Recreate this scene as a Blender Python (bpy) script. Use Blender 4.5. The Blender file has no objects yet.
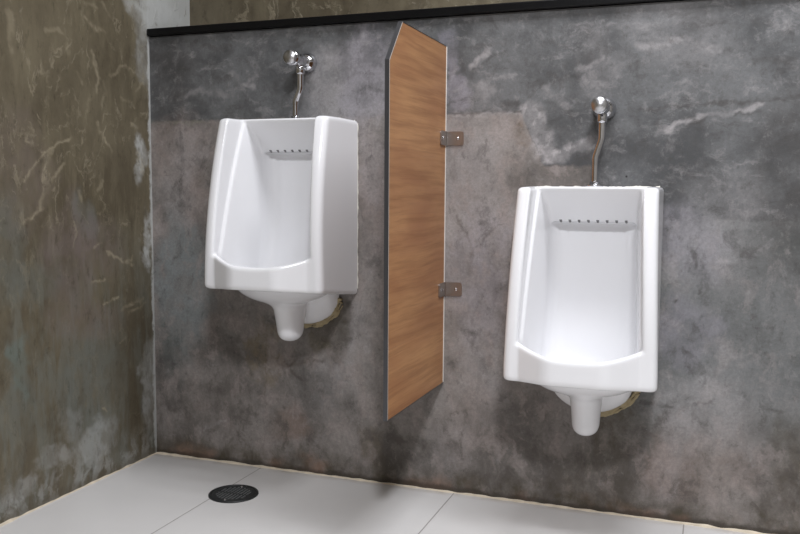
import bpy, bmesh, math, random
import numpy as np
from mathutils import Vector, Matrix, noise as mnoise
random.seed(7)
C = bpy.context.scene.collection
PI = math.pi

# ------------------------------------------------------------------ objects
def link_mesh(name, me, mats=None, parent=None, smooth=False):
    o = bpy.data.objects.new(name, me)
    C.objects.link(o)
    for m in (mats or []):
        if m.name not in [x.name for x in me.materials]:
            me.materials.append(m)
    if parent is not None:
        o.parent = parent
    if smooth:
        for p in me.polygons:
            p.use_smooth = True
    return o

def obj(name, bm, mat, parent=None, smooth=False):
    me = bpy.data.meshes.new(name)
    bmesh.ops.recalc_face_normals(bm, faces=bm.faces[:])
    bm.to_mesh(me); bm.free()
    return link_mesh(name, me, [mat] if not isinstance(mat, (list, tuple)) else mat, parent, smooth)

def thing(name, label, cat, loc=(0, 0, 0), group=None):
    o = bpy.data.objects.new(name, None); C.objects.link(o)
    o.location = loc
    o.empty_display_size = .05
    o['label'] = label; o['category'] = cat
    if group: o['group'] = group
    return o

def structure(name, bm, mat, smooth=False):
    o = obj(name, bm, mat, None, smooth)
    o['kind'] = 'structure'
    return o

def box(bm, x0, x1, y0, y1, z0, z1, bevel=0, seg=2, mat=0):
    r = bmesh.ops.create_cube(bm, size=1)
    vs = r['verts']
    for v in vs:
        v.co = Vector(((x0+x1)/2+v.co.x*(x1-x0), (y0+y1)/2+v.co.y*(y1-y0), (z0+z1)/2+v.co.z*(z1-z0)))
    fs = set(f for v in vs for f in v.link_faces)
    for f in fs: f.material_index = mat
    if bevel:
        es = list(set(e for v in vs for e in v.link_edges))
        bmesh.ops.bevel(bm, geom=es, offset=bevel, segments=seg, affect='EDGES', profile=.5)

def lathe(bm, prof, n=40, M=Matrix(), cap=True):
    """prof: list of (r, h) turned about local Z, then moved by M"""
    rings = []
    for r, h in prof:
        if r < 1e-6:
            rings.append([bm.verts.new(M @ Vector((0, 0, h)))])
        else:
            rings.append([bm.verts.new(M @ Vector((r*math.cos(2*PI*i/n), r*math.sin(2*PI*i/n), h))) for i in range(n)])
    for a, b in zip(rings[:-1], rings[1:]):
        for i in range(n):
            j = (i+1) % n
            if len(a) == 1 and len(b) == 1: continue
            if len(a) == 1: bm.faces.new((a[0], b[j], b[i]))
            elif len(b) == 1: bm.faces.new((a[i], a[j], b[0]))
            else: bm.faces.new((a[i], a[j], b[j], b[i]))
    if cap:
        for r in (rings[0], rings[-1]):
            if len(r) > 2: bm.faces.new(r)

def tube(bm, pts, rad, n=20):
    """pts: list of Vector; rad: number or list"""
    pts = [Vector(p) for p in pts]
    rad = rad if isinstance(rad, (list, tuple)) else [rad]*len(pts)
    rings = []; up = Vector((0, 1, 0))
    for i, p in enumerate(pts):
        t = (pts[min(i+1, len(pts)-1)]-pts[max(i-1, 0)]).normalized()
        a = up.cross(t)
        if a.length < 1e-3: a = Vector((1, 0, 0)).cross(t)
        a.normalize(); b = t.cross(a)
        rings.append([bm.verts.new(p+(a*math.cos(2*PI*k/n)+b*math.sin(2*PI*k/n))*rad[i]) for k in range(n)])
    for a, b in zip(rings[:-1], rings[1:]):
        for i in range(n):
            bm.faces.new((a[i], a[(i+1) % n], b[(i+1) % n], b[i]))
    bm.faces.new(rings[0]); bm.faces.new(rings[-1])

# ------------------------------------------------------------------ node helpers
class NT:
    def __init__(s, name):
        s.m = bpy.data.materials.new(name); s.m.use_nodes = True
        s.t = s.m.node_tree; s.t.nodes.clear()
        s.out = s.n('ShaderNodeOutputMaterial')
        s.b = s.n('ShaderNodeBsdfPrincipled')
        s.t.links.new(s.b.outputs[0], s.out.inputs[0])
    def n(s, t): return s.t.nodes.new(t)
    def put(s, sock, v):
        if hasattr(v, 'is_output') or isinstance(v, bpy.types.NodeSocket): s.t.links.new(v, sock)
        elif isinstance(v, (tuple, list)) and len(v) == 3 and sock.type == 'RGBA': sock.default_value = (*v, 1)
        else: sock.default_value = v
    def math(s, op, a, b=0.0, c=None, clamp=False):
        n = s.n('ShaderNodeMath'); n.operation = op; n.use_clamp = clamp
        s.put(n.inputs[0], a); s.put(n.inputs[1], b)
        if c is not None: s.put(n.inputs[2], c)
        return n.outputs[0]
    def add(s, a, b): return s.math('ADD', a, b)
    def sub(s, a, b): return s.math('SUBTRACT', a, b)
    def mul(s, a, b): return s.math('MULTIPLY', a, b)
    def mx(s, a, b): return s.math('MAXIMUM', a, b)
    def vmath(s, op, a, b):
        n = s.n('ShaderNodeVectorMath'); n.operation = op
        s.put(n.inputs[0], a); s.put(n.inputs[1], b)
        return n.outputs[0]
    def pos(s):
        return s.n('ShaderNodeTexCoord').outputs['Object']
    def sep(s, v):
        n = s.n('ShaderNodeSeparateXYZ'); s.put(n.inputs[0], v); return n.outputs
    def noise(s, v, scale, detail=5, rough=.55, dist=0, stretch=None, col=False, off=(0, 0, 0)):
        if stretch or off != (0, 0, 0):
            mp = s.n('ShaderNodeMapping'); s.put(mp.inputs[0], v)
            if stretch: mp.inputs['Scale'].default_value = stretch
            mp.inputs['Location'].default_value = off
            v = mp.outputs[0]
        n = s.n('ShaderNodeTexNoise'); s.put(n.inputs['Vector'], v)
        n.inputs['Scale'].default_value = scale; n.inputs['Detail'].default_value = detail
        n.inputs['Roughness'].default_value = rough; n.inputs['Distortion'].default_value = dist
        return n.outputs[1] if col else n.outputs[0]
    def rng(s, v, a, b, c=0.0, d=1.0, smooth=True):
        n = s.n('ShaderNodeMapRange'); n.interpolation_type = 'SMOOTHSTEP' if smooth else 'LINEAR'
        s.put(n.inputs[0], v)
        for i, q in enumerate((a, b, c, d)): s.put(n.inputs[1+i], q)
        return n.outputs[0]
    def mix(s, f, a, b, mode='MIX'):
        n = s.n('ShaderNodeMix'); n.data_type = 'RGBA'; n.blend_type = mode
        s.put(n.inputs[0], f); s.put(n.inputs[6], a); s.put(n.inputs[7], b)
        return n.outputs[2]
    def band(s, v, c, w, soft):
        """1 where |v-c|<w, falling over soft"""
        d = s.math('ABSOLUTE', s.sub(v, c))
        return s.rng(d, w, w+soft, 1, 0)
    def rect(s, X, Z, x0, x1, z0, z1, soft):
        return s.mul(s.mul(s.rng(X, x0-soft, x0+soft), s.rng(X, x1-soft, x1+soft, 1, 0)),
                     s.mul(s.rng(Z, z0-soft, z0+soft), s.rng(Z, z1-soft, z1+soft, 1, 0)))
    def blob(s, X, Z, cx, cz, rx, rz, p=1.0):
        a = s.mul(s.sub(X, cx), 1/rx); b = s.mul(s.sub(Z, cz), 1/rz)
        d = s.add(s.mul(a, a), s.mul(b, b))
        return s.rng(d, 0.15, 1.0, p, 0)
    def bump(s, h, strength, dist=.01):
        n = s.n('ShaderNodeBump'); n.inputs['Strength'].default_value = strength
        n.inputs['Distance'].default_value = dist
        s.put(n.inputs['Height'], h); s.t.links.new(n.outputs[0], s.b.inputs['Normal'])
    def set(s, color=None, rough=None, metal=None, spec=None, coat=None):
        if color is not None: s.put(s.b.inputs['Base Color'], color)
        if rough is not None: s.put(s.b.inputs['Roughness'], rough)
        if metal is not None: s.put(s.b.inputs['Metallic'], metal)
        if spec is not None: s.put(s.b.inputs['Specular IOR Level'], spec)
        if coat is not None: s.put(s.b.inputs['Coat Weight'], coat); s.b.inputs['Coat Roughness'].default_value = .12
        return s.m

def srgb(r, g, b):
    f = lambda c: (c/12.92 if c <= .04045 else ((c+.055)/1.055)**2.4)
    return tuple(f(c/255) for c in (r, g, b))

def simple(name, col, rough=.5, metal=0, var=.08, scale=30):
    t = NT(name); p = t.pos()
    n = t.noise(p, scale, 3)
    a = tuple(c*(1-var) for c in col); b = tuple(min(1, c*(1+var)) for c in col)
    return t.set(t.mix(n, a, b), rough, metal)

# ------------------------------------------------------------------ materials
# where each stain, crack, trowel stroke and painted light and shade patch sits on its wall, in metres: (across, up)
BACK_STROKES = [
    ('pale', [(1.007, 1.154), (1.026, 1.169), (1.055, 1.188)], 0.004, 0.01, 0.6),
    ('dark', [(1.004, 1.201), (1.063, 1.205), (1.11, 1.221)], 0.002, 0.008, 0.4),
    ('dark', [(1.015, 1.144), (1.058, 1.173), (1.097, 1.191)], 0.001, 0.007, 0.4),
    ('pale', [(1.171, 1.031), (1.187, 0.985), (1.204, 0.929)], 0.016, 0.032, 0.85),
    ('pale', [(1.225, 0.918), (1.27, 0.933), (1.319, 0.952)], 0.010, 0.022, 0.85),
    ('pale', [(1.209, 0.916), (1.245, 0.908)], 0.008, 0.016, 0.7),
    ('pale', [(1.283, 1.132), (1.314, 1.145), (1.338, 1.164)], 0.003, 0.009, 0.4),
    ('dark', [(1.179, 1.106), (1.231, 1.099), (1.278, 1.113)], 0.003, 0.012, 0.4),
    ('pale', [(1.203, 1.085), (1.232, 1.059), (1.257, 1.044)], 0.005, 0.016, 0.4),
    ('dark', [(1.438, 1.031), (1.577, 1.037), (1.71, 1.042), (1.795, 1.046)], 0.001, 0.007, 0.65),
    ('pale', [(1.476, 0.97), (1.515, 0.983), (1.556, 0.999), (1.623, 1.017), (1.678, 1.024), (1.714, 1.035)], 0.0025, 0.007, 0.6),
    ('dark', [(1.556, 0.99), (1.612, 1.007), (1.711, 1.021)], 0.0006, 0.005, 0.5),
    ('dark', [(0.94, 1.037), (1.033, 1.035), (1.147, 1.034)], 0.0008, 0.004, 0.5),
    ('pale', [(0.94, 1.032), (1.033, 1.028), (1.142, 1.027)], 0.0015, 0.004, 0.45),
    ('dark', [(1.092, 1.048), (1.134, 1.052)], 0.005, 0.016, 0.6),
    ('brown', [(1.14, 0.991), (1.149, 0.96)], 0.01, 0.018, 0.6),
    ('dark', [(1.082, 1.018), (1.093, 0.987)], 0.001, 0.005, 0.5),
    ('dark', [(1.571, 0.692), (1.577, 0.644)], 0.003, 0.006, 0.6),
    ('dark', [(1.59, 0.625), (1.587, 0.578)], 0.001, 0.003, 0.6),
    ('dark', [(1.534, 0.56), (1.536, 0.559)], 0.0025, 0.003, 0.8),
    ('dark', [(1.461, 0.297), (1.499, 0.303), (1.538, 0.294)], 0.002, 0.006, 0.6),
    ('dark', [(1.589, 0.312), (1.613, 0.304), (1.631, 0.315)], 0.001, 0.004, 0.5),
    ('dark', [(1.757, 0.313), (1.793, 0.304)], 0.0015, 0.005, 0.5),
    ('dark', [(1.639, 0.636), (1.681, 0.662), (1.729, 0.687)], 0.001, 0.006, 0.35),
    ('pale', [(1.636, 0.66), (1.692, 0.672), (1.745, 0.705)], 0.004, 0.014, 0.3),
    ('stain_shade', [(0.388, 0.371), (0.387, 0.206), (0.382, -0.009)], 0.0005, 0.003, 0.45),
    ('stain_shade', [(0.399, 0.387), (0.454, 0.328), (0.503, 0.273)], 0.0015, 0.007, 0.7),
    ('stain_shade', [(0.477, 0.315), (0.523, 0.336), (0.574, 0.334)], 0.003, 0.009, 0.6),
    ('stain_shade', [(0.259, 0.132), (0.3, 0.093), (0.328, 0.062)], 0.001, 0.006, 0.5),
    ('pale', [(0.177, 0.086), (0.203, 0.114), (0.259, 0.126)], 0.002, 0.007, 0.4),
    ('stain_shade', [(0.962, 0.777), (1.005, 0.698), (1.017, 0.639)], 0.0008, 0.005, 0.5),
    ('stain_shade', [(1.022, 0.677), (1.065, 0.72), (1.1, 0.747)], 0.0005, 0.004, 0.4),
    ('stain_shade', [(1.011, 0.658), (1.001, 0.604)], 0.003, 0.009, 0.35),
    ('stain_shade', [(1.462, 0.24), (1.502, 0.214)], 0.001, 0.004, 0.5),
    ('dark', [(0.951, 1.003), (1.087, 1.005)], 0.003, 0.01, 0.25),
    ('dark', [(1.635, 1.159), (1.673, 1.138), (1.77, 1.138)], 0.004, 0.014, 0.4),
    ('pale', [(1.434, 1.183), (1.527, 1.185), (1.613, 1.169)], 0.006, 0.016, 0.45),
    ('dark', [(1.57, 1.256), (1.636, 1.256), (1.767, 1.202)], 0.003, 0.014, 0.35),
    ('pale', [(0.106, 1.095), (0.177, 1.122), (0.279, 1.101), (0.346, 1.144)], 0.003, 0.012, 0.3),
    ('pale', [(0.286, 1.175), (0.313, 1.14), (0.362, 1.121)], 0.003, 0.01, 0.35),
    ('lichen', [(0.005, 1.035), (0.069, 1.03), (0.192, 1.027)], 0.001, 0.005, 0.35),
    ('pale', [(1.364, 0.217), (1.379, 0.217)], 0.0008, 0.0012, 0.8),
]
BACK_BLOBS = [
    ('pale', .735, .86, .055, .22, .6),
    ('dark', 0.090, 1.169, 0.118, 0.124, 0.45),
    ('pale', 0.661, 1.105, 0.130, 0.151, 0.55),
    ('lav', 0.706, 1.157, 0.073, 0.163, 0.4),
    ('pink', 0.728, 0.829, 0.065, 0.194, 0.55),
    ('pale', 0.728, 0.884, 0.053, 0.110, 0.35),
    ('pink', 0.103, 0.946, 0.119, 0.102, 0.5),
    ('pink', 0.171, 0.811, 0.070, 0.120, 0.4),
    ('cool', 0.104, 0.598, 0.106, 0.172, 0.75),
    ('teal', 0.063, 0.364, 0.087, 0.125, 0.6),
    ('dark', 0.053, 0.222, 0.065, 0.076, 0.45),
    ('pale', 0.631, 0.339, 0.081, 0.117, 0.4),
    ('pale', 0.677, 0.463, 0.055, 0.098, 0.35),
    ('cool', 0.568, 0.222, 0.113, 0.106, 0.3),
    ('rust', 0.486, 0.149, 0.085, 0.060, 0.4),
    ('moss_shade', 0.158, 0.011, 0.142, 0.057, 0.5),
    ('moss_shade', 0.317, 0.021, 0.136, 0.044, 0.4),
    ('yell', 0.731, 0.104, 0.042, 0.070, 0.3),
    ('dark', 0.771, 0.039, 0.102, 0.117, 0.45),  # the screen's cast shadow put into the wall colour
    ('yell', 0.388, 0.356, 0.034, 0.090, 0.4),
    ('pale', 1.009, 0.831, 0.121, 0.240, 0.45),
    ('lav', 1.034, 0.605, 0.092, 0.162, 0.3),
    ('pale', 1.057, 0.377, 0.081, 0.192, 0.4),
    ('pink', 0.995, 0.206, 0.095, 0.139, 0.35),
    ('pale', 0.976, 0.120, 0.085, 0.084, 0.25),
    ('dark', 1.157, 0.141, 0.131, 0.164, 0.35),  # dark below the right urinal, its shade and stains put into the colour
    ('dark', 1.365, 0.178, 0.099, 0.132, 0.35),  # same shade and stains straight under the bowl, painted in
    ('moss_shade', 1.341, 0.109, 0.100, 0.064, 0.45),
    ('moss_shade', 1.365, 0.178, 0.030, 0.037, 0.35),
    ('pink', 1.586, 0.139, 0.137, 0.113, 0.5),  # lit wall beside the urinal's shadow, painted paler
    ('pale', 1.532, 0.184, 0.057, 0.155, 0.45),
    ('rust', 1.513, 0.181, 0.057, 0.103, 0.25),
    ('cool', 1.579, 0.341, 0.136, 0.177, 0.5),
    ('lav', 1.566, 0.712, 0.091, 0.098, 0.4),
    ('pale', 1.634, 0.733, 0.132, 0.145, 0.28),
    ('dark', 1.805, 0.811, 0.104, 0.281, 0.45),  # darkening towards the edge of the view, put into the wall colour
    ('moss_shade', 1.834, 0.145, 0.085, 0.147, 0.6),
    ('dark', 1.711, 0.192, 0.053, 0.075, 0.3),
    ('pale', 1.339, 1.139, 0.048, 0.123, 0.25),
    ('pale', 1.525, 1.240, 0.134, 0.119, 0.18),
    ('dark', 1.205, 1.010, 0.050, 0.041, 0),
    ('lav', 0.973, 1.073, 0.038, 0.047, 0.5),
    ('lav', 0.957, 1.172, 0.022, 0.078, 0.4),
    ('pale', 1.054, 1.070, 0.032, 0.021, 0.4),
    ('cool', 1.687, 0.498, 0.153, 0.172, 0.4),
    ('dark', 0.905, 0.055, 0.075, 0.114, 0.25),
    ('sky', 0.110, 0.537, 0.099, 0.192, 0.75),
    ('sky', 0.069, 0.689, 0.065, 0.092, 0.4),
    ('pale', 0.139, 0.946, 0.090, 0.078, 0.45),
    ('pale', 0.094, 0.826, 0.085, 0.109, 0.35),
    ('deep_brown', 0.625, 0.408, 0.053, 0.076, 0.6),  # dark brown patch below the left outlet
    ('deep_brown', 0.650, 0.513, 0.024, 0.040, 0.7),  # brown mould stain beside the left outlet
    ('olive', 0.562, 0.404, 0.044, 0.035, 0.5),
    ('sky', 1.455, 0.483, 0.048, 0.102, 0),
    ('lav', 1.569, 0.490, 0.078, 0.099, 0.35),
    ('pale', 1.605, 0.268, 0.113, 0.101, 0.35),
    ('deep_brown', 1.797, 0.091, 0.065, 0.075, 0.4),
    ('deep_brown', 0.801, 0.043, 0.077, 0.116, 0.35),  # core of the screen's shadow, painted darker on the wall
    ('dark', 0.217, 0.405, 0.104, 0.123, 0.3),
]
LEFT_STROKES = [
    ('pale', [(-0.514, 0.848), (-0.44, 0.921), (-0.393, 0.944), (-0.341, 0.962)], 0.002, 0.006, 0.6),
    ('pale', [(-0.237, 1.013), (-0.222, 0.975), (-0.181, 0.933)], 0.004, 0.007, 0.55),
    ('pale', [(-0.254, 1.207), (-0.239, 1.171), (-0.224, 1.135), (-0.238, 1.095)], 0.004, 0.009, 0.5),
    ('pale', [(-0.278, 1.294), (-0.247, 1.276), (-0.203, 1.262)], 0.004, 0.009, 0.5),
    ('pale', [(-0.204, 1.346), (-0.168, 1.31)], 0.003, 0.008, 0.35),
    ('pale', [(-0.463, 0.777), (-0.448, 0.823), (-0.404, 0.865), (-0.37, 0.892)], 0.005, 0.01, 0.45),
    ('pale', [(-0.454, 0.849), (-0.415, 0.927)], 0.004, 0.009, 0.35),
    ('pale', [(-0.532, 0.739), (-0.485, 0.757), (-0.45, 0.777)], 0.002, 0.006, 0.45),
    ('pale', [(-0.231, 0.496), (-0.196, 0.509), (-0.17, 0.509)], 0.003, 0.007, 0.6),
    ('pale', [(-0.153, 0.477), (-0.107, 0.489), (-0.059, 0.499)], 0.003, 0.007, 0.6),
    ('pale', [(-0.126, 0.459), (-0.07, 0.476), (-0.04, 0.49)], 0.002, 0.006, 0.4),
    ('pale', [(-0.208, 0.645), (-0.157, 0.624), (-0.094, 0.605)], 0.003, 0.007, 0.55),
    ('pale', [(-0.13, 0.614), (-0.098, 0.623)], 0.003, 0.006, 0.5),
    ('pale', [(-0.274, 0.571), (-0.219, 0.572)], 0.0025, 0.006, 0.5),
    ('pale', [(-0.266, 0.66), (-0.237, 0.673)], 0.002, 0.005, 0.5),
    ('pale', [(-0.427, 1.23), (-0.381, 1.243), (-0.367, 1.231)], 0.003, 0.009, 0.35),
    ('pale', [(-0.354, 1.207), (-0.34, 1.183)], 0.006, 0.01, 0.35),
    ('pale', [(-0.311, 1.14), (-0.297, 1.105)], 0.003, 0.008, 0.35),
    ('pale', [(-0.21, 1.065), (-0.201, 1.094), (-0.208, 1.126)], 0.003, 0.009, 0.35),
    ('pale', [(-0.098, 1.018), (-0.062, 1.012)], 0.005, 0.009, 0.5),
    ('pale', [(-0.068, 1.114), (-0.039, 1.141)], 0.003, 0.008, 0.5),
    ('pale', [(-0.244, 0.819), (-0.226, 0.847)], 0.004, 0.008, 0.4),
    ('pale', [(-0.323, 0.824), (-0.317, 0.797)], 0.004, 0.009, 0.35),
    ('pale', [(-0.165, 0.384), (-0.142, 0.389)], 0.003, 0.005, 0.5),
    ('pale', [(-0.241, 0.202), (-0.229, 0.188)], 0.003, 0.005, 0.5),
    ('pale', [(-0.539, 1.162), (-0.542, 1.248)], 0.006, 0.016, 0.3),
    ('pale', [(-0.281, 1.33), (-0.225, 1.326)], 0.003, 0.008, 0.3),
    ('dark', [(-0.181, 0.938), (-0.211, 0.796), (-0.19, 0.682)], 0.008, 0.024, 0.5),
    ('dark', [(-0.16, 0.267), (-0.128, 0.411)], 0.03, 0.06, 0.55),
    ('dark', [(-0.38, 1.084), (-0.37, 1.163)], 0.012, 0.04, 0.35),
    ('dark', [(-0.427, 0.823), (-0.387, 0.744), (-0.361, 0.636)], 0.02, 0.05, 0.35),
    ('dark', [(-0.221, 1.212), (-0.189, 1.19)], 0.006, 0.014, 0.5),
    ('pale', [(-0.25, 1.099), (-0.276, 1.037)], 0.003, 0.008, 0.3),
    ('pale', [(-0.182, 1.146), (-0.12, 1.183), (-0.075, 1.166)], 0.002, 0.007, 0.35),
    ('pale', [(-0.132, 1.09), (-0.087, 1.077)], 0.002, 0.007, 0.3),
]
LEFT_BLOBS = [
    ('grey', -0.300, 0.728, 0.046, 0.071, 0.6),
    ('grey', -0.277, 0.248, 0.132, 0.171, 0.65),
    ('grey', -0.550, 0.323, 0.044, 0.153, 0.4),
    ('grey', -0.560, 0.676, 0.068, 0.149, 0.45),
    ('grey', -0.472, 0.580, 0.092, 0.057, 0.4),
    ('mauve', -0.342, 0.635, 0.096, 0.163, 0.4),
    ('mauve', -0.250, 0.656, 0.132, 0.084, 0.3),
    ('mauve', -0.290, 0.450, 0.151, 0.068, 0.3),
    ('white', -0.456, 0.109, 0.069, 0.043, 0.33),
    ('white', -0.282, 0.120, 0.102, 0.046, 0.39),
    ('white', -0.578, 0.048, 0.062, 0.035, 0.3),
    ('white', -0.378, 0.202, 0.045, 0.055, 0.18),
    ('dark', -0.121, 0.350, 0.114, 0.181, 0.6),
    ('mauve', -0.510, 0.873, 0.094, 0.150, 0.25),
    ('light', -0.378, 1.136, 0.138, 0.129, 0.25),
    ('light', -0.250, 0.990, 0.116, 0.110, 0.25),
    ('teal', -0.548, 0.373, 0.032, 0.076, 0.4),
    ('white', 0.017, 1.369, 0.123, 0.054, 0.75),
    ('white', -0.016, 1.244, 0.038, 0.118, 0.4),
    ('white', -0.050, 0.939, 0.033, 0.066, 0.75),
    ('white', -0.015, 0.688, 0.024, 0.092, 0.8),
    ('white', -0.035, 0.194, 0.039, 0.157, 0.45),
]

def vnoise(U, W, scale, octaves=5, rough=.6, seed=0):
    """smooth lattice noise, 0..1, on arrays of wall coordinates"""
    rs = np.random.RandomState(seed); tot = 0; amp = 1; out = 0
    for o in range(octaves):
        g = rs.rand(97, 97)
        u = U*scale*2**o+rs.rand()*50; w = W*scale*2**o+rs.rand()*50
        iu = np.floor(u).astype(int); iw = np.floor(w).astype(int)
        fu = u-iu; fw = w-iw; fu = fu*fu*(3-2*fu); fw = fw*fw*(3-2*fw)
        a, b = iu % 97, (iu+1) % 97; c, d = iw % 97, (iw+1) % 97
        v = (g[a, c]*(1-fu)+g[b, c]*fu)*(1-fw)+(g[a, d]*(1-fu)+g[b, d]*fu)*fw
        out = out+v*amp; tot += amp; amp *= rough
    return out/tot
def nstep(x, a, b):
    q = np.clip((x-a)/(b-a), 0, 1); return q*q*(3-2*q)
def stain_layer(U, W, blob_list, stroke_list, pal, seed):
    """stains, trowel strokes and painted light and shade patches of the cement as colour + coverage per grid point"""
    rgb = np.zeros(U.shape+(3,)); al = np.zeros(U.shape)
    def over(m, k):
        c = pal[k] if not isinstance(pal[k][0], tuple) else pal[k][1]
        nonlocal rgb, al
        rgb = rgb*(1-m[..., None])+np.array(c)*m[..., None]; al = al*(1-m)+m
    wu = (vnoise(U, W, 7, 6, .65, seed)-.5)*.17; ww = (vnoise(U, W, 7, 6, .65, seed+1)-.5)*.17
    tex = .5+.5*nstep(vnoise(U*1.3, W, 18, 5, .7, seed+2), .36, .6)
    for k, cx, cz, rx, rz, st in blob_list:
        if st > 0:
            d = ((U+wu-cx)/rx/1.25)**2+((W+ww-cz)/rz/1.25)**2
            over(st*(1-nstep(d, .1, 1))*tex, k)
    fu = (vnoise(U, W, 26, 4, .65, seed+3)-.5)*.032; fw = (vnoise(U, W, 26, 4, .65, seed+4)-.5)*.032
    br = .35+.65*nstep(vnoise(U, W, 30, 4, .7, seed+5), .38, .56)
    for k, pl, w, soft, st in stroke_list:
        lo = np.array(pl).min(0)-.09; hi = np.array(pl).max(0)+.09
        d = np.full(U.shape, 9.)
        for a, b in zip(pl[:-1], pl[1:]):
            bx, bz = b[0]-a[0], b[1]-a[1]; L2 = bx*bx+bz*bz+1e-12
            pu = U+fu-a[0]; pw = W+fw-a[1]
            h = np.clip((pu*bx+pw*bz)/L2, 0, 1)
            d = np.minimum(d, np.hypot(pu-bx*h, pw-bz*h))
        over(st*(1-nstep(d, w*.5, w*.5+soft*.9+.001))*br, k)
    return rgb, al
def wall_grid(name, mat, flip, U1, W1, to_xyz, rgba, slabs):
    """one wall as a mesh: a fine grid for the plastered face and plain boxes for the rest"""
    nu, nw = len(U1), len(W1)
    U, W = np.meshgrid(U1, W1, indexing='ij')
    V = to_xyz(U, W).reshape(-1, 3)
    idx = np.arange(nu*nw).reshape(nu, nw)
    F = np.stack([idx[:-1, :-1], idx[1:, :-1], idx[1:, 1:], idx[:-1, 1:]], -1).reshape(-1, 4)
    if flip: F = F[:, ::-1]
    bm = bmesh.new()
    for b in slabs: box(bm, *b)
    bm.verts.index_update()
    bv = [tuple(v.co) for v in bm.verts]; bf = [[v.index+len(V) for v in f.verts] for f in bm.faces]; bm.free()
    me = bpy.data.meshes.new(name)
    me.from_pydata(V.tolist()+bv, [], F.tolist()+bf); me.update()
    at = me.attributes.new('stain', 'FLOAT_COLOR', 'POINT')
    data = np.zeros((len(V)+len(bv), 4), np.float32); data[:len(V)] = rgba.reshape(-1, 4)
    at.data.foreach_set('color', data.ravel())
    o = link_mesh(name, me, [mat]); o['kind'] = 'structure'
    return o
def stained(t, col):
    n = t.n('ShaderNodeAttribute'); n.attribute_name = 'stain'
    k = t.n('ShaderNodeMix'); k.data_type = 'RGBA'; k.blend_type = 'MIX'
    t.put(k.inputs[0], n.outputs['Alpha']); t.put(k.inputs[6], col)
    d = t.n('ShaderNodeVectorMath'); d.operation = 'SCALE'       # stored colour is weighted by coverage
    t.put(d.inputs[0], n.outputs['Color']); t.put(d.inputs['Scale'], t.math('DIVIDE', 1.0, t.mx(n.outputs['Alpha'], .001)))
    t.put(k.inputs[7], d.outputs[0])
    return k.outputs[2]

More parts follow.
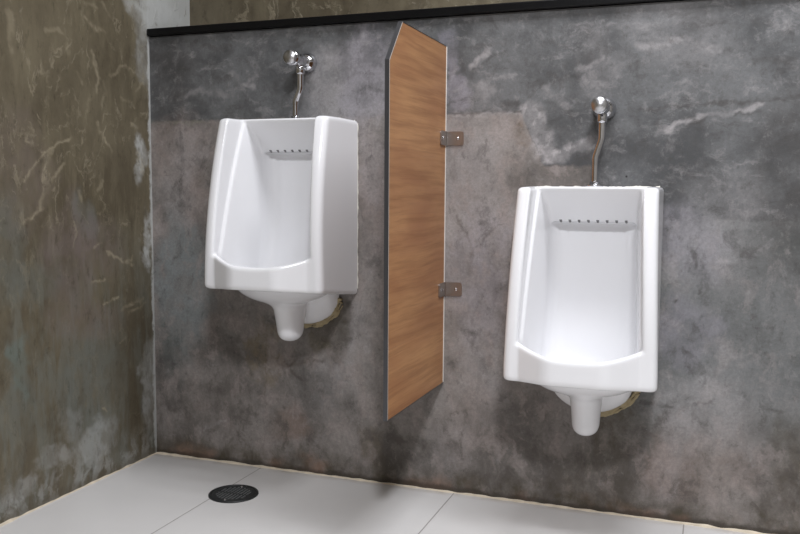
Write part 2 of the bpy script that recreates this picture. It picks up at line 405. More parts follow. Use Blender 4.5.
def mat_back_wall():
    t = NT('polished_concrete_grey'); p = t.pos()
    wv = lambda s, a, d=4, o=(0, 0, 0): t.vmath('ADD', p, t.vmath('MULTIPLY', t.vmath('SUBTRACT', t.noise(p, s, d, .62, col=True, off=o), (.5, .5, .5)), (a, a, a)))
    warp = wv(6, .13, 6); fine = wv(22, .028, 5)
    Xw, _, Zw = t.sep(warp)[:3]
    X, _, Z = t.sep(fine)[:3]
    cloud = t.noise(p, 5, 9, .66, .15)
    cloud2 = t.noise(p, 15, 8, .7, .25, stretch=(1, 1, .8), off=(3, 1, 7))
    brush = t.noise(warp, 16, 7, .7, .2, stretch=(.55, 1, 1.5), off=(1, 3, 2))
    drip = t.noise(warp, 14, 8, .68, .2, stretch=(1.2, 1, .75), off=(5, 2, 1))
    grain = t.noise(p, 120, 4, .75)
    upper = t.mix(t.rng(cloud, .36, .64), WALL['upper'][0], WALL['upper'][1])
    lower = t.mix(t.rng(cloud, .36, .64), WALL['lower'][0], WALL['lower'][1])
    cool = t.mix(t.rng(cloud, .36, .64), WALL['cool'][0], WALL['cool'][1])
    edge = t.add(1.031, t.mul(t.rng(X, 1.13, 1.215), -.138))
    edge = t.add(edge, t.mul(t.rng(X, 1.325, 1.365), -.13))
    up = t.rng(t.sub(Z, edge), -.006, .006)
    rs = t.mul(t.rng(Xw, 1.36, 1.46), t.rng(Zw, .14, .36))
    col = t.mix(rs, lower, cool)
    col = t.mix(up, col, upper)
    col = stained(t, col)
    # mottling: trowel haze above, drips below
    crisp = t.noise(p, 34, 7, .75, 0, stretch=(1, 1, .75), off=(8, 2, 5))
    hz = t.mix(up, drip, brush)
    col = t.mix(t.rng(crisp, .54, .72, 0, .34), col, WALL['pale'])
    col = t.mix(t.rng(crisp, .47, .30, 0, .55), col, WALL['dark'])
    col = t.mix(t.rng(hz, .52, .70, 0, .34), col, WALL['pale'])
    col = t.mix(t.rng(hz, .47, .32, 0, .5), col, WALL['dark'])
    col = t.mix(t.rng(cloud2, .54, .74, 0, .32), col, WALL['pale'])
    col = t.mix(t.rng(cloud2, .45, .28, 0, .5), col, WALL['dark'])
    col = t.mix(t.mul(t.rng(drip, .5, .62, 0, .3), t.sub(1.0, t.mx(up, t.mul(rs, .7)))), col, WALL['pink'])
    foot = t.rng(Zw, .42, .06)
    col = t.mix(t.mul(foot, t.rng(drip, .32, .6, .45, .05)), col, WALL['stain_shade'])  # darkens the low wall, shade and stains both put into the colour
    foot2 = t.rng(Zw, .085, .02)
    col = t.mix(t.mul(foot2, t.rng(cloud2, .36, .6, .85, .2)), col, WALL['moss_shade'])
    rust = t.mul(t.rng(t.add(Zw, t.mul(drip, -.05)), .03, -.02), t.rng(t.noise(p, 5, 3, .6, off=(2, 2, 9)), .48, .6, 0, .6))
    col = t.mix(rust, col, WALL['rust'])
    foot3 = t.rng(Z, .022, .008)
    col = t.mix(t.mul(foot3, .7), col, WALL['deep_brown'])  # thin dark line along the very foot of the wall
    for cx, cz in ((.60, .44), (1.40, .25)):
        col = t.mix(t.mul(t.blob(Xw, Zw, cx, cz, .09, .13), t.rng(drip, .3, .6, .8, .3)), col, WALL['moss_shade'])  # darker patch under each urinal, its shade and stains painted in
    d = t.math('SQRT', t.add(t.math('POWER', t.sub(t.sep(p)[0], 1.411), 2), t.math('POWER', t.sub(t.sep(p)[2], .866), 2)))
    col = t.mix(t.rng(d, .0035, .0015), col, (.015, .014, .013))
    col = t.mix(t.rng(grain, .35, .65, 0, .22), col, WALL['dark'])
    col = t.mix(t.rng(grain, .6, .8, 0, .25), col, WALL['pale'])
    t.bump(t.add(t.add(t.mul(cloud2, .8), t.mul(grain, .15)), t.add(t.mul(up, .25), t.mul(brush, .4))), .3, .006)
    return t.set(col, t.rng(cloud2, .3, .7, .45, .6), spec=.3)

def mat_olive_wall(name='trowelled_olive_cement', marks=True):
    t = NT(name); p = t.pos()
    wv = lambda s, a, d=4: t.vmath('ADD', p, t.vmath('MULTIPLY', t.vmath('SUBTRACT', t.noise(p, s, d, .62, col=True), (.5, .5, .5)), (a, a, a)))
    warp = wv(6, .12, 6); fine = wv(26, .03, 5)
    _, Y, Z = t.sep(fine)[:3]
    X0, Y0, _ = t.sep(p)[:3]
    _, Yw, Zw = t.sep(warp)[:3]
    cloud = t.noise(p, 5, 8, .64, .2, stretch=(1, 1, .7))
    drag = t.noise(p, 13, 7, .66, .25, stretch=(1, 1.7, .38), off=(2, 3, 4))
    scuff = t.noise(warp, 22, 6, .66, .3, stretch=(1, 1.2, .55), off=(4, 8, 1))
    col = t.mix(t.rng(cloud, .36, .64), OL['dark'], OL['mid'])
    col = t.mix(t.rng(drag, .48, .66, 0, .5), col, OL['light'])
    col = t.mix(t.rng(drag, .46, .32, 0, .45), col, OL['dark'])
    low = t.mul(t.rng(Zw, .8, .4), t.rng(drag, .42, .62, 0, .6))
    col = t.mix(low, col, OL['grey'])
    if marks: col = stained(t, col)
    fleck = t.noise(p, 30, 7, .74, 0, stretch=(1, 1.2, .6), off=(6, 1, 4))
    col = t.mix(t.rng(fleck, .53, .72, 0, .4), col, OL['light'])
    col = t.mix(t.rng(fleck, .47, .3, 0, .6), col, OL['deep'])
    # soft trowel scuffs, mostly on the upper half near the corner
    v1 = t.math('ABSOLUTE', t.sub(t.noise(warp, 7, 5, .6, .6, stretch=(1, 1.2, .6), off=(1, 6, 3)), .5))
    sc1 = t.mul(t.rng(v1, .03, .0), t.mul(t.rng(scuff, .45, .6), t.rng(Zw, .5, .8, .25, 1)))
    col = t.mix(t.mul(sc1, .38), col, OL['pale'])
    # white plaster at the corner and along the foot
    cor = t.mul(t.rng(Y, -.016, -.006), t.rng(scuff, .34, .44, .4, 1))
    top = t.mul(t.rng(Zw, 1.22, 1.34), t.rng(Yw, -.10, .06))
    cor = t.mx(cor, t.mul(top, t.rng(scuff, .38, .52, .2, .9)))
    foot = t.mul(t.rng(Zw, .13, .0), t.rng(scuff, .44, .6))
    wl = t.mul(t.mx(cor, t.mul(foot, .45)), 1.0 if marks else 0.0)
    col = t.mix(t.mul(wl, .8), col, OL['white'])
    col = t.mix(t.mul(t.rng(Z, .03, .01), .55), col, OL['dark'])
    t.bump(t.add(t.mul(cloud, .6), t.add(t.mul(sc1, .4), t.mul(drag, .5))), .4, .008)
    return t.set(col, t.rng(drag, .3, .7, .5, .36), spec=.4)

def mat_floor():
    t = NT('white_floor_tile'); p = t.pos()
    X, Y, _ = t.sep(p)[:3]
    def lines(c, off):
        f = t.math('FRACT', t.mul(t.add(c, off), 1/.6))
        d = t.math('MINIMUM', f, t.sub(1.0, f))
        return t.rng(d, .0012, .0036, 1, 0)
    g = t.mx(lines(X, 6-.3759), lines(t.mul(Y, .5), 6+.36))
    n = t.noise(p, 5, 5, .6)
    col = t.mix(n, FL[0], FL[1])
    sp = t.noise(p, 60, 3, .7)
    col = t.mix(t.rng(sp, .66, .78, 0, .12), col, srgb(150, 140, 128))
    edge = t.mul(t.rng(Y, -.035, -.004), t.rng(t.noise(p, 12, 4, .6), .35, .65, .1, .6))
    col = t.mix(edge, col, srgb(165, 150, 130))
    col = t.mix(t.mul(g, .75), col, srgb(122, 116, 112))
    t.bump(t.mul(g, -1.0), .3, .002)
    return t.set(col, t.rng(n, .3, .7, .3, .38), spec=.4)

def mat_wood():
    t = NT('brown_oak_laminate'); p = t.pos()
    warp = t.vmath('ADD', p, t.vmath('MULTIPLY', t.vmath('SUBTRACT', t.noise(p, 3, 2, .5, col=True), (.5, .5, .5)), (0, .1, .025)))
    X, Y, Z = t.sep(p)[:3]
    broad = t.noise(warp, 3.2, 4, .55, .3, stretch=(1, .8, 3.6))
    fib = t.noise(warp, 22, 5, .6, .1, stretch=(1, .12, 3.2))
    hair = t.noise(p, 90, 3, .6, 0, stretch=(1, .12, 5))
    # staves about a hand high
    wv = t.math('FRACT', t.mul(t.add(Z, 3.03), 1/.152))
    st = t.math('FLOOR', t.mul(t.add(Z, 3.03), 1/.152))
    sh = t.math('FRACT', t.mul(t.math('SINE', t.mul(st, 12.9898)), 43758.5))
    col = t.mix(t.rng(broad, .3, .7), WD[0], WD[1])
    col = t.mix(t.rng(fib, .42, .68, 0, .55), col, WD[2])
    col = t.mix(t.rng(hair, .5, .75, 0, .35), col, WD[3])
    col = t.mix(t.mul(sh, .25), col, WD[2])
    seam = t.rng(t.math('MINIMUM', wv, t.sub(1.0, wv)), 0, .012, .25, 0)
    col = t.mix(seam, col, WD[3])
    t.bump(t.add(fib, t.mul(hair, .5)), .06, .002)
    return t.set(col, t.rng(fib, .3, .7, .36, .46), spec=.4)

WALL = dict(upper=(srgb(74, 75, 76), srgb(108, 109, 110)), lower=(srgb(105, 100, 96), srgb(144, 138, 134)),
            cool=(srgb(90, 92, 91), srgb(120, 121, 121)), pale=srgb(172, 168, 168), pink=srgb(146, 131, 124), lav=srgb(152, 148, 158),
            dark=srgb(66, 63, 61), stain_shade=srgb(82, 74, 67), moss_shade=srgb(72, 65, 50), yellow=srgb(120, 104, 66), yell=srgb(128, 110, 74),
            brown=srgb(110, 90, 70), lichen=srgb(140, 140, 122), teal=srgb(88, 98, 98), rust=srgb(136, 108, 92), deep_brown=srgb(50, 44, 36), sky=srgb(134, 140, 141), olive=srgb(104, 98, 74))
OL = dict(deep=srgb(62, 55, 42), dark=srgb(83, 75, 60), mid=srgb(102, 94, 77), light=srgb(116, 108, 89), grey=srgb(104, 107, 101),
          pale=srgb(158, 148, 126), white=srgb(184, 186, 184), mauve=srgb(118, 106, 104), teal=srgb(106, 122, 116))
FL = (srgb(206, 204, 202), srgb(216, 214, 212))
WD = (srgb(184, 138, 94), srgb(156, 108, 72), srgb(130, 90, 60), srgb(114, 78, 52))

M_back = mat_back_wall(); M_olive = mat_olive_wall(); M_olive2 = mat_olive_wall('plain_olive_cement', False); M_floor = mat_floor(); M_wood = mat_wood()
t = NT('glazed_white_ceramic'); pp = t.pos()
M_cer = t.set(t.mix(t.noise(pp, 6, 2), srgb(229, 229, 231), srgb(235, 235, 237)), .13, 0, .5)
M_chrome = simple('polished_chrome', (.62, .62, .64), .07, 1, .03)
M_cap = simple('satin_chrome', (.55, .55, .56), .3, 1, .05)
M_steel = simple('brushed_stainless_steel', (.42, .38, .36), .32, 1, .1, 60)
M_black = simple('black_granite', (.004, .004, .0045), .3, 0, .5, 200)
M_black.node_tree.nodes['Principled BSDF'].inputs['Specular IOR Level'].default_value = .22
M_hole = simple('hole_shade', (.16, .16, .165), .6)
M_seal = simple('aged_white_sealant', srgb(222, 219, 208), .7, 0, .15, 90)
M_seal_y = simple('yellowed_sealant', srgb(158, 144, 112), .75, 0, .3, 60)
M_edge = simple('dark_edge_band', (.085, .085, .09), .28, .55, .05)
M_line = simple('pale_laminate_edge', srgb(186, 178, 170), .45, 0, .05)
M_strip = simple('white_edge_band', srgb(225, 222, 216), .4, 0, .04)
M_mortar = simple('tan_mortar', srgb(206, 194, 174), .85, 0, .3, 45)
M_iron = simple('black_coated_iron', srgb(40, 42, 43), .45, .2, .15, 80)
M_rib = simple('lit_iron_rib', srgb(92, 94, 94), .4, .2, .15, 80)  # lighter copy of the iron, the ribs' highlight put into its colour
M_pit = simple('pit_shade', (.008, .008, .008), .8)
M_white = simple('white_ceiling_paint', srgb(225, 224, 220), .8, 0, .02, 3)
M_plain = simple('plain_cement_render', srgb(140, 136, 130), .7, 0, .12, 4)

# ------------------------------------------------------------------ setting
RX, FY, CZ = 3.3, -3.6, 2.56
LEDGE = 1.2847
def slab(x0, x1, y0, y1, z0, z1):
    bm = bmesh.new(); box(bm, x0, x1, y0, y1, z0, z1); return bm
structure('floor', slab(-.1, RX+.1, FY-.1, .35, -.1, 0), M_floor)
structure('ceiling', slab(-.1, RX+.1, FY-.1, .35, CZ, CZ+.1), M_white)
def lin(a, b, h): return np.linspace(a, b, int(round((b-a)/h))+1)
U1, W1 = lin(-.84, .24, .0035), lin(0, 1.68, .0035)
U, W = np.meshgrid(U1, W1, indexing='ij')
rgb, al = stain_layer(U, W, LEFT_BLOBS, [(k, pl, w*.55, so*.8, st) for k, pl, w, so, st in LEFT_STROKES], OL, 40)
wall_grid('wall_left', M_olive, True, U1, W1, lambda u, w: np.stack([u*0, u, w], -1), np.concatenate([rgb, al[..., None]], -1),
          [(-.1, -.001, FY-.1, .35, 0, CZ), (-.1, 0, FY-.1, -.84, 0, CZ), (-.1, 0, -.84, .35, 1.68, CZ)])
U1, W1 = lin(0, 2.1, .0032), lin(0, LEDGE, .0032)
U, W = np.meshgrid(U1, W1, indexing='ij')
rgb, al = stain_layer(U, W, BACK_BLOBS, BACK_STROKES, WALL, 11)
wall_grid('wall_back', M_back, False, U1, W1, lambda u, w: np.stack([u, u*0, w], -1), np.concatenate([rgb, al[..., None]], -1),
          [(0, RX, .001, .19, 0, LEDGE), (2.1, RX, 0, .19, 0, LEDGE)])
structure('wall_back_upper', slab(0, RX, .215, .35, 0, CZ), M_olive2)
structure('wall_right', slab(RX, RX+.1, FY-.1, .35, 0, CZ), M_plain)
structure('wall_front', slab(0, RX, FY-.1, FY, 0, CZ), M_plain)

# black stone ledge on top of the low wall
bm = bmesh.new(); box(bm, .0012, RX-.002, -.014, .2135, LEDGE+.0013, LEDGE+.023, .003)
ledge = obj('stone_ledge', bm, M_black)
ledge['label'] = 'long black stone ledge capping the grey concrete wall'; ledge['category'] = 'ledge'

# mortar bead where the walls meet the floor
def bead(path, h, d, seed):
    """path: list of (pos, outward direction); triangular crumbly bead"""
    bm = bmesh.new(); prev = None
    for i, (P, n) in enumerate(path):
        P = Vector(P); n = Vector(n)
        s = .55+.9*abs(mnoise.noise(P*9+Vector((seed, 0, 0))))+.5*mnoise.noise(P*31)
        s = max(.25, s)
        ring = [bm.verts.new(P+Vector((0, 0, 0))), bm.verts.new(P+Vector((0, 0, h*s))),
                bm.verts.new(P+n*d*s*.6+Vector((0, 0, h*s*.6))), bm.verts.new(P+n*d*s)]
        if prev:
            for k in range(4):
                bm.faces.new((prev[k], prev[(k+1) % 4], ring[(k+1) % 4], ring[k]))
        else: bm.faces.new(ring)
        prev = ring
    bm.faces.new(prev)
    return bm
structure('trim_back', bead([((i*.008, 0, 0), (0, -1, 0)) for i in range(int(RX/.008))], .0052, .008, 1), M_mortar)
structure('trim_left', bead([((0, -i*.008, 0), (1, 0, 0)) for i in range(int(-FY/.008))], .0048, .006, 5), M_mortar)

# ------------------------------------------------------------------ surface nets for the ceramics
def smax(a, b, k):
    h = np.maximum(k-np.abs(a-b), 0)/k
    return np.maximum(a, b)+h*h*k*.25
def smin(a, b, k): return -smax(-a, -b, k)
def sstep(x, a, b):
    t = np.clip((x-a)/(b-a), 0, 1); return t*t*(3-2*t)

def surface_net(name, f, lo, hi, h):
    ax = [np.arange(lo[i], hi[i]+h, h, dtype=np.float32) for i in range(3)]
    U, V, Z = np.meshgrid(*ax, indexing='ij')
    S = f(U, V, Z).astype(np.float32)
    nx, ny, nz = S.shape
    neg = S < 0
    c = np.zeros((nx-1, ny-1, nz-1), np.int8)
    for i in (0, 1):
        for j in (0, 1):
            for k in (0, 1):
                c += neg[i:nx-1+i, j:ny-1+j, k:nz-1+k]
    act = (c > 0) & (c < 8)
    I = np.argwhere(act)
    idx = -np.ones(act.shape, np.int64); idx[act] = np.arange(len(I))
    acc = np.zeros((len(I), 3)); cnt = np.zeros(len(I))
    for a in range(3):
        o1, o2 = [q for q in range(3) if q != a]
        for p in (0, 1):
            for q in (0, 1):
                b = I.copy(); b[:, o1] += p; b[:, o2] += q
                e = b.copy(); e[:, a] += 1
                s0 = S[b[:, 0], b[:, 1], b[:, 2]].astype(float); s1 = S[e[:, 0], e[:, 1], e[:, 2]].astype(float)
                m = (s0 < 0) != (s1 < 0)
                t = np.where(m, s0/np.where(m, s0-s1, 1), 0)
                P = b.astype(float); P[:, a] += t
                acc[m] += P[m]; cnt[m] += 1
    verts = acc/cnt[:, None]*h+np.array(lo)
    faces = []
    for a in range(3):
        o1, o2 = [(1, 2), (2, 0), (0, 1)][a]
        sl0 = [slice(None)]*3; sl1 = [slice(None)]*3
        sl0[a] = slice(0, -1); sl1[a] = slice(1, None)
        ch = neg[tuple(sl0)] != neg[tuple(sl1)]
        E = np.argwhere(ch)
        ok = (E[:, o1] > 0) & (E[:, o2] > 0) & (E[:, o1] < S.shape[o1]-1) & (E[:, o2] < S.shape[o2]-1)
        E = E[ok]
        q = []
        for d1, d2 in ((0, 0), (-1, 0), (-1, -1), (0, -1)):
            g = E.copy(); g[:, o1] += d1; g[:, o2] += d2
            q.append(idx[g[:, 0], g[:, 1], g[:, 2]])
        q = np.stack(q, 1)
        flip = neg[E[:, 0], E[:, 1], E[:, 2]]
        q[~flip] = q[~flip][:, ::-1]
        faces.append(q)
    F = np.concatenate(faces)
    # neighbour smoothing takes out the grid ripple
    for _ in range(2):
        s = np.zeros_like(verts); n = np.zeros(len(verts))
        for a, b in ((0, 1), (1, 2), (2, 3), (3, 0)):
            np.add.at(s, F[:, a], verts[F[:, b]]); np.add.at(n, F[:, a], 1)
            np.add.at(s, F[:, b], verts[F[:, a]]); np.add.at(n, F[:, b], 1)
        verts = verts*.5+s/n[:, None]*.5
    me = bpy.data.meshes.new(name)
    # local urinal axes: x across, -y out of the wall, z up
    vv = np.stack([verts[:, 0], -verts[:, 1], verts[:, 2]], 1)
    me.from_pydata(vv.tolist(), [], F[:, ::-1].tolist())
    me.update()
    for p in me.polygons: p.use_smooth = True
    return me

def front(z):
    w = np.clip((z+.40)/.40, 0, 1.2)
    return .266-.064*w*w
def full_front(u, z):
    a = np.abs(u)
    r = np.clip((.136-a)/.070, -.2, 2)
    b = smin(r, np.ones_like(r), .25)
    return front(z)+.044*np.maximum(b, 0)
def f_body(u, v, z):
    d = front(z); F = full_front(u, z); a = np.abs(u)
    o = smax(a-(.1615+.013*np.clip(-z/.42, 0, 1)*np.clip(v/.25, 0, 1.1)), v-F, .022)
    o = smax(o, z+.03*np.maximum(v-.11, 0), .012)
    o = smax(o, (-.485+.114*v)-z, .012)
    o = np.maximum(o, .001-v)
    # cheeks: a flat inner face near the front, then a ridge, then the hollow
    vr = d-.030-.048*np.clip((z+.36)/.36, 0, 1.1)**.8
    k = np.clip((v-.05)/(vr-.05), 0, 1)
    wc = .111+.016*k**1.3-.008*np.clip((z+.36)/.36, 0, 1)+.008*sstep(v, vr-.001, vr+.005)
    wc = wc+.006*np.clip(-z/.40, 0, 1)*k
    c = smax(a-wc, (.022+.024*sstep(-z, .28, .46))-v, .045)
    hz = np.where(v > .058, -.087+1.12*(v-.058), -.087)
    c = smax(c, (z-hz)*.69, .008)
    c = smax(c, -.466-z, .045)
    q = np.clip(np.abs(u)/.140, 0, 1)
    rim = -.364-.026*(1-q**2.3)
    c = smax(c, np.minimum(rim-z, v-(F-.018)), .006)
    return smax(o, -c, .010)
def f_trap(u, v, z):
    # shallow dome under the bowl
    k = np.sqrt((u/.142)**2+((v-.132)/.118)**2+((z+.440)/.064)**2)
    dome = (k-1)*.064
    # drooping trap nose
    tt = np.clip((z+.62)/.12, 0, 1.3)
    ru = .031+.009*tt**1.2; rv = .038+.034*tt**1.2
    nose = (np.sqrt((u/ru)**2+((v-.098)/rv)**2)-1)*ru
    nose = smax(nose, -.611-z, .030); nose = np.maximum(nose, z+.44)
    # boss against the wall
    q = (np.sqrt((u/.124)**2+(v/.074)**2+((z+.455)/.122)**2)-1)*.074
    boss = smax(q, np.abs(u)-.114, .03)
    s = smin(dome, nose, .022)
    s = smin(s, boss, .010)
    s = np.maximum(s, z+.447)
    return np.maximum(s, .001-v)
me_body = surface_net('urinal_body', f_body, (-.184, -.006, -.496), (.184, .324, .012), .0028)
me_trap = surface_net('urinal_trap', f_trap, (-.150, -.006, -.626), (.150, .258, -.436), .0028)

def crumb_tube(bm, pts, r, seed, n=8):
    rad = [r*max(.25, .8+.9*mnoise.noise(Vector(p)*55+Vector((seed, 0, 0)))+.4*mnoise.noise(Vector(p)*170)) for p in pts]
    tube(bm, pts, rad, n)

def make_urinal(loc, label, side_bead, x0):
    t = thing('urinal', label, 'urinal', loc, 'wall-hung urinals')
    link_mesh('body', me_body, [M_cer], t)
    link_mesh('trap', me_trap, [M_cer], t)
    for k in range(8):
        u = -.079+.0226*k
        bm = bmesh.new()
        # solid dark plug painting the hole's inner shade, tilted to the sloping hood face just above its lower lip
        Mx = Matrix.Translation((u, -.0605, -.0830)) @ Matrix.Rotation(math.radians(62), 4, 'X')
        lathe(bm, [(.0001, .0028), (.0026, .0030), (.0034, .0026), (.0034, -.006)], 16, Mx)
        obj('spray_hole', bm, M_hole, t, True)
    bm = bmesh.new()
    lathe(bm, [(.0215, -.001), (.0215, .004), (.020, .0052), (.013, .0056), (.012, .012), (.0085, .013)], 32, Matrix.Translation((x0, -.050, 0)))
    s = obj('inlet_flange', bm, M_chrome, t, True); s['label'] = 'chrome inlet flange on top'
    bm = bmesh.new()
    crumb_tube(bm, [(-.152+i*.004, -.003, -.001) for i in range(77)], .0034, 2.0+loc[0])
    if side_bead:
        crumb_tube(bm, [(.1605, -.0015, -.008-i*.005) for i in range(93)], .0024, 4.0+loc[0])
    s = obj('top_sealant', bm, M_seal, t, True); s['label'] = 'crumbly off-white sealant along the wall'
    bm = bmesh.new()
    for rr, off in ((.007, -.001), (.008, .008), (.006, .016)):
        crumb_tube(bm, [((.114+off)*math.sin(a), -.003, -.464-(.108+off*.8)*math.cos(a)) for a in np.linspace(-.1+off*5, 1.25-off*9, 44)], rr, 9.0+loc[0])
    s = obj('outlet_sealant', bm, M_seal_y, t, True); s['label'] = 'yellowed sealant round the wall outlet'
    return t
XL, ZL, XR, ZR = .5247, 1.0205, 1.3400, .8400
make_urinal((XL, 0, ZL), 'white wall-hung urinal left of the wooden screen, mounted higher', True, -.006)
make_urinal((XR, 0, ZR), 'white wall-hung urinal right of the wooden screen, mounted lower', False, 0)

# ------------------------------------------------------------------ flush valves
def make_valve(x, ztop, h, bend, x0, dx, label):
    t = thing('flush_valve', label, 'flush valve', (x, 0, ztop+h), 'chrome flush valves')
    out = lambda z0=0, y=0: Matrix.Translation((dx, y, z0)) @ Matrix.Rotation(PI/2, 4, 'X')   # local +Z points out of the wall
    bm = bmesh.new()
    lathe(bm, [(.0275, 0), (.0282, .003)]+[(.0278*math.cos(q), .004+.028*math.sin(q)) for q in np.linspace(.08, .98, 14)], 48, out())
    obj('wall_flange', bm, M_chrome, t, True)
    bm = bmesh.new()
    lathe(bm, [(.0150, .022), (.0150, .034), (.0165, .037), (.0178, .044), (.0178, .056), (.0165, .063), (.0145, .068), (.0125, .076), (.0125, .088)], 48, out())
    obj('valve_body', bm, M_chrome, t, True)
    bm = bmesh.new()
    lathe(bm, [(.0125, .086), (.0185, .087), (.0195, .090), (.0195, .106)], 48, out())
    b = obj('push_button', bm, M_chrome, t, True)
    bm = bmesh.new()
    lathe(bm, [(.0190, .1055), (.0188, .113), (.0172, .1175), (.0001, .1185)], 48, out())
    c = obj('button_cap', bm, M_cap, b, True); c['label'] = 'satin metal button cap'
    bm = bmesh.new()
    lathe(bm, [(.0105, -.014), (.0125, -.018), (.0125, -.034), (.0115, -.036), (.0095, -.038)][::-1], 6*6, Matrix.Translation((dx, -.05, 0)))
    obj('outlet_nut', bm, M_chrome, t, True)
    # tube: straight, a sideways kink, straight
    zs = -h+.004
    z1, z2 = bend[0]-h, bend[1]-h
    pts = []
    for i in range(9): pts.append((x0, -.05, zs+(z1-zs)*i/8))
    for i in range(1, 21):
        k = i/20; q = k*1.25-.125; q = .5*(math.sqrt(q*q+.004)+1-math.sqrt((1-q)**2+.004)); pts.append((x0+(dx-x0)*min(1, max(0, q)), -.05, z1+(z2-z1)*k))
    for i in range(1, 7): pts.append((dx, -.05, z2+(-.03-z2)*i/6))
    bm = bmesh.new(); tube(bm, pts, [.0080 if p[2] < z1-.005 else .0090 for p in pts], 24)
    obj('flush_tube', bm, M_chrome, t, True)
    return t
make_valve(XL, ZL, .163, (.048, .092), -.006, .009, 'chrome flush valve and bent pipe above the left urinal, button seen side on')
make_valve(XR, ZR, .193, (.066, .122), 0, .014, 'chrome flush valve and bent pipe above the right urinal, button facing the viewer')

# ------------------------------------------------------------------ wooden screen
D, TH = .9405, .0090
s = thing('privacy_screen', 'brown wood-grain privacy screen fixed to the wall between the two urinals', 'screen', (D-TH/2, 0, .306))
def extr(poly, x0, x1, bevel=0):
    bm = bmesh.new()
    a = [bm.verts.new((x0, y, z)) for y, z in poly]; b = [bm.verts.new((x1, y, z)) for y, z in poly]
    bm.faces.new(a); bm.faces.new(b[::-1])
    n = len(poly)
    for i in range(n): bm.faces.new((a[i], a[(i+1) % n], b[(i+1) % n], b[i]))
    bmesh.ops.recalc_face_normals(bm, faces=bm.faces[:])
    if bevel: bmesh.ops.bevel(bm, geom=bm.edges[:], offset=bevel, segments=2, affect='EDGES', profile=.5)
    return bm
zb, zt, zc, dp, dc = 0, 1.209-.306, 1.1126-.306, .4262, .3434
e = .0016
board = [(-.0045, zb+e), (-dp+e, zb+e), (-dp+e, zc-e*.4), (-dc-e*.3, zt-e), (-.0045, zt-e)]
obj('board', extr(board, -TH/2, TH/2), M_wood, s)
def ribbon(pts, th, x0, x1):
    """edge band of thickness th outside the polyline pts (y, z), open"""
    n = len(pts); out = []
    for i in range(n):
        ds = []
        if i > 0: ds.append((Vector(pts[i])-Vector(pts[i-1])).normalized())
        if i < n-1: ds.append((Vector(pts[i+1])-Vector(pts[i])).normalized())
        t = sum(ds, Vector((0, 0))).normalized()
        nn = Vector((-t.y, t.x)); k = 1/max(.5, nn.dot(Vector((-ds[0].y, ds[0].x))))
        out.append(Vector(pts[i])+nn*th*k)
    bm = bmesh.new()
    rows = []
    for p, q in zip(pts, out):
        rows.append([bm.verts.new((x0, p[0], p[1])), bm.verts.new((x1, p[0], p[1])), bm.verts.new((x1, q[0], q[1])), bm.verts.new((x0, q[0], q[1]))])
    for a, b in zip(rows[:-1], rows[1:]):
        for k in range(4): bm.faces.new((a[k], a[(k+1) % 4], b[(k+1) % 4], b[k]))
    bm.faces.new(rows[0]); bm.faces.new(rows[-1][::-1])
    return bm
b2 = [board[0], board[1], board[2], board[3], board[4]]
eb = obj('edge_band', ribbon(b2, e, -TH/2-.0004, TH/2+.0007), M_edge, s)
eb['label'] = 'dark glossy edge band'
el = obj('laminate_edge', ribbon([(board[1][0], board[1][1]), board[2], board[3]], -.0012, TH/2-.0004, TH/2+.0012), M_line, s)
el['label'] = 'thin pale line along the front edge'
ws = obj('wall_strip', extr([(-.0045, .002), (-.0002, .002), (-.0002, zt-.002), (-.0045, zt-.002)], -TH/2, TH/2+.001), M_strip, s)
ws['label'] = 'white strip against the wall'
for zc_ in (.9667-.306, .564-.306):
    bm = bmesh.new()
    hz = .0185
    # angle plate: one leg flat on the wall, the other on the board
    prof = [(TH/2+.0013, -.0001), (TH/2+.050, -.0001), (TH/2+.050, -.0028), (TH/2+.0065, -.0028), (TH/2+.0040, -.0050), (TH/2+.0040, -.054), (TH/2+.0005, -.054), (TH/2+.0005, -.0049), (TH/2+.0013, -.0049)]
    a = [bm.verts.new((x, y, zc_-hz)) for x, y in prof]; b = [bm.verts.new((x, y, zc_+hz)) for x, y in prof]
    bm.faces.new(a); bm.faces.new(b[::-1])
    for i in range(len(prof)): bm.faces.new((a[i], a[(i+1) % len(prof)], b[(i+1) % len(prof)], b[i]))
    bmesh.ops.recalc_face_normals(bm, faces=bm.faces[:])
    # round the free corners
    ed = [q for q in bm.edges if abs(q.verts[0].co.z-q.verts[1].co.z) < 1e-6 and (
          (all(abs(v.co.x-(TH/2+.050)) < 1e-5 for v in q.verts)) or all(abs(v.co.y+.054) < 1e-5 for v in q.verts))]
    bmesh.ops.bevel(bm, geom=ed, offset=.007, segments=5, affect='EDGES', profile=.5)
    br = obj('mounting_bracket', bm, M_steel, s); br['label'] = 'stainless steel angle bracket'
    bm = bmesh.new()
    lathe(bm, [(.0048, 0), (.0045, .0012), (.003, .0022), (.0001, .0026)], 20, Matrix.Translation((TH/2+.033, -.0026, zc_)) @ Matrix.Rotation(PI/2, 4, 'X'))
    obj('screw', bm, M_chrome, br, True)
    bm = bmesh.new()
    lathe(bm, [(.0048, 0), (.0045, .0012), (.003, .0022), (.0001, .0026)], 20, Matrix.Translation((TH/2+.0038, -.036, zc_)) @ Matrix.Rotation(PI/2, 4, 'Y'))
    obj('screw', bm, M_chrome, br, True)

# ------------------------------------------------------------------ floor drain
d = thing('floor_drain', 'round black grated drain set in the white tiled floor', 'drain', (.4175, -.2300, 0))
R = .0675
bm = bmesh.new()
lathe(bm, [(R, 0), (R, .0025), (R-.0015, .0042), (R-.006, .0042), (R-.0075, .0030), (R-.0075, .0004)], 64)
obj('rim', bm, M_iron, d, True)
bm = bmesh.new(); lathe(bm, [(R-.007, .0002), (R-.007, .0008)], 64); obj('pit_disc', bm, M_pit, d)  # flat black disc, the shade under the grate put into its colour
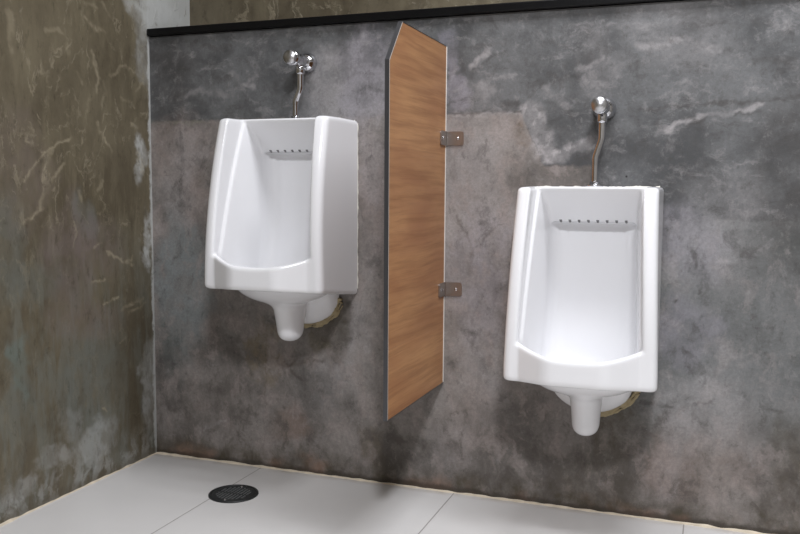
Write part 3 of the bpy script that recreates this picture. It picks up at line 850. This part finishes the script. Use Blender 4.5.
# grate: a dished plate pierced by two rows of slots between raised ribs
bm = bmesh.new(); Rg = R-.0082
def plate(x0, x1, y0, y1): box(bm, x0, x1, y0, y1, .001, .0030)
seg = 64
ring = [[bm.verts.new((r*math.cos(2*PI*i/seg), r*math.sin(2*PI*i/seg), z)) for i in range(seg)] for r, z in ((Rg, .001), (Rg, .0032), (.047, .0030), (.047, .001))]
for a, b in zip(ring, ring[1:]+ring[:1]):
    for i in range(seg): bm.faces.new((a[i], a[(i+1) % seg], b[(i+1) % seg], b[i]))
for y in (-.002,): 
    plate(-.047, .047, y-.0035, y+.0035)
gr = obj('grate', bm, M_iron, d)
for i in range(-4, 5):
    x = i*.0098
    for y0, y1 in ((-math.sqrt(.0472**2-x*x), -.0050), (.0010, math.sqrt(.0472**2-x*x))):
        bm = bmesh.new(); box(bm, x-.0026, x+.0026, y0, y1, .001, .0038, .0008, 2)
        obj('rib', bm, M_rib, gr)
for a in (96, 276):
    bm = bmesh.new()
    lathe(bm, [(.0042, .001), (.0042, .0042), (.0032, .0050), (.0001, .0052)], 20, Matrix.Translation((.0525*math.cos(math.radians(a)), .0525*math.sin(math.radians(a)), 0)))
    obj('screw', bm, M_chrome, gr, True)

# ------------------------------------------------------------------ light: ceiling fittings of the washroom
def area(x, y, z, sx, sy, power, col=(1, .985, .97), rot=(0, 0, 0)):
    l = bpy.data.lights.new('ceiling_lamp', 'AREA'); l.shape = 'RECTANGLE'; l.size = sx; l.size_y = sy
    l.energy = power; l.color = col
    o = bpy.data.objects.new('ceiling_lamp', l); C.objects.link(o); o.location = (x, y, z); o.rotation_euler = rot
    return o
area(1.87, -2.6, 2.52, .26, .26, 76, (.965, .98, 1.03))
area(1.62, -.62, 2.54, 1.0, .4, 38, (.965, .98, 1.03))
w = bpy.data.worlds.new('World'); bpy.context.scene.world = w; w.use_nodes = True
w.node_tree.nodes['Background'].inputs[0].default_value = (.8, .85, .9, 1)
w.node_tree.nodes['Background'].inputs[1].default_value = .3

# ------------------------------------------------------------------ camera
cam = bpy.data.cameras.new('camera'); co = bpy.data.objects.new('camera', cam); C.objects.link(co)
f = 844.63; cam.sensor_width = 36; cam.lens = f/800*36; cam.clip_start = .02
yaw, pitch, roll = .3534, -.0880, -.0065
cy, sy = math.cos(yaw), math.sin(yaw); cp, sp = math.cos(pitch), math.sin(pitch); cr, sr = math.cos(roll), math.sin(roll)
Rm = Matrix(((cy, -sy, 0), (sy, cy, 0), (0, 0, 1))) @ Matrix(((1, 0, 0), (0, cp, -sp), (0, sp, cp))) @ Matrix(((cr, 0, sr), (0, 1, 0), (-sr, 0, cr)))
right, fwd, up = Rm.col[0], Rm.col[1], Rm.col[2]
Mc = Matrix((right, up, -fwd)).transposed().to_4x4(); Mc.translation = (1.6151, -2.1764, .8229)
co.matrix_world = Mc
sc = bpy.context.scene; sc.camera = co
vs = sc.view_settings; vs.view_transform = 'Standard'; vs.look = 'None'; vs.gamma = 1; vs.exposure = 0; vs.use_curve_mapping = False
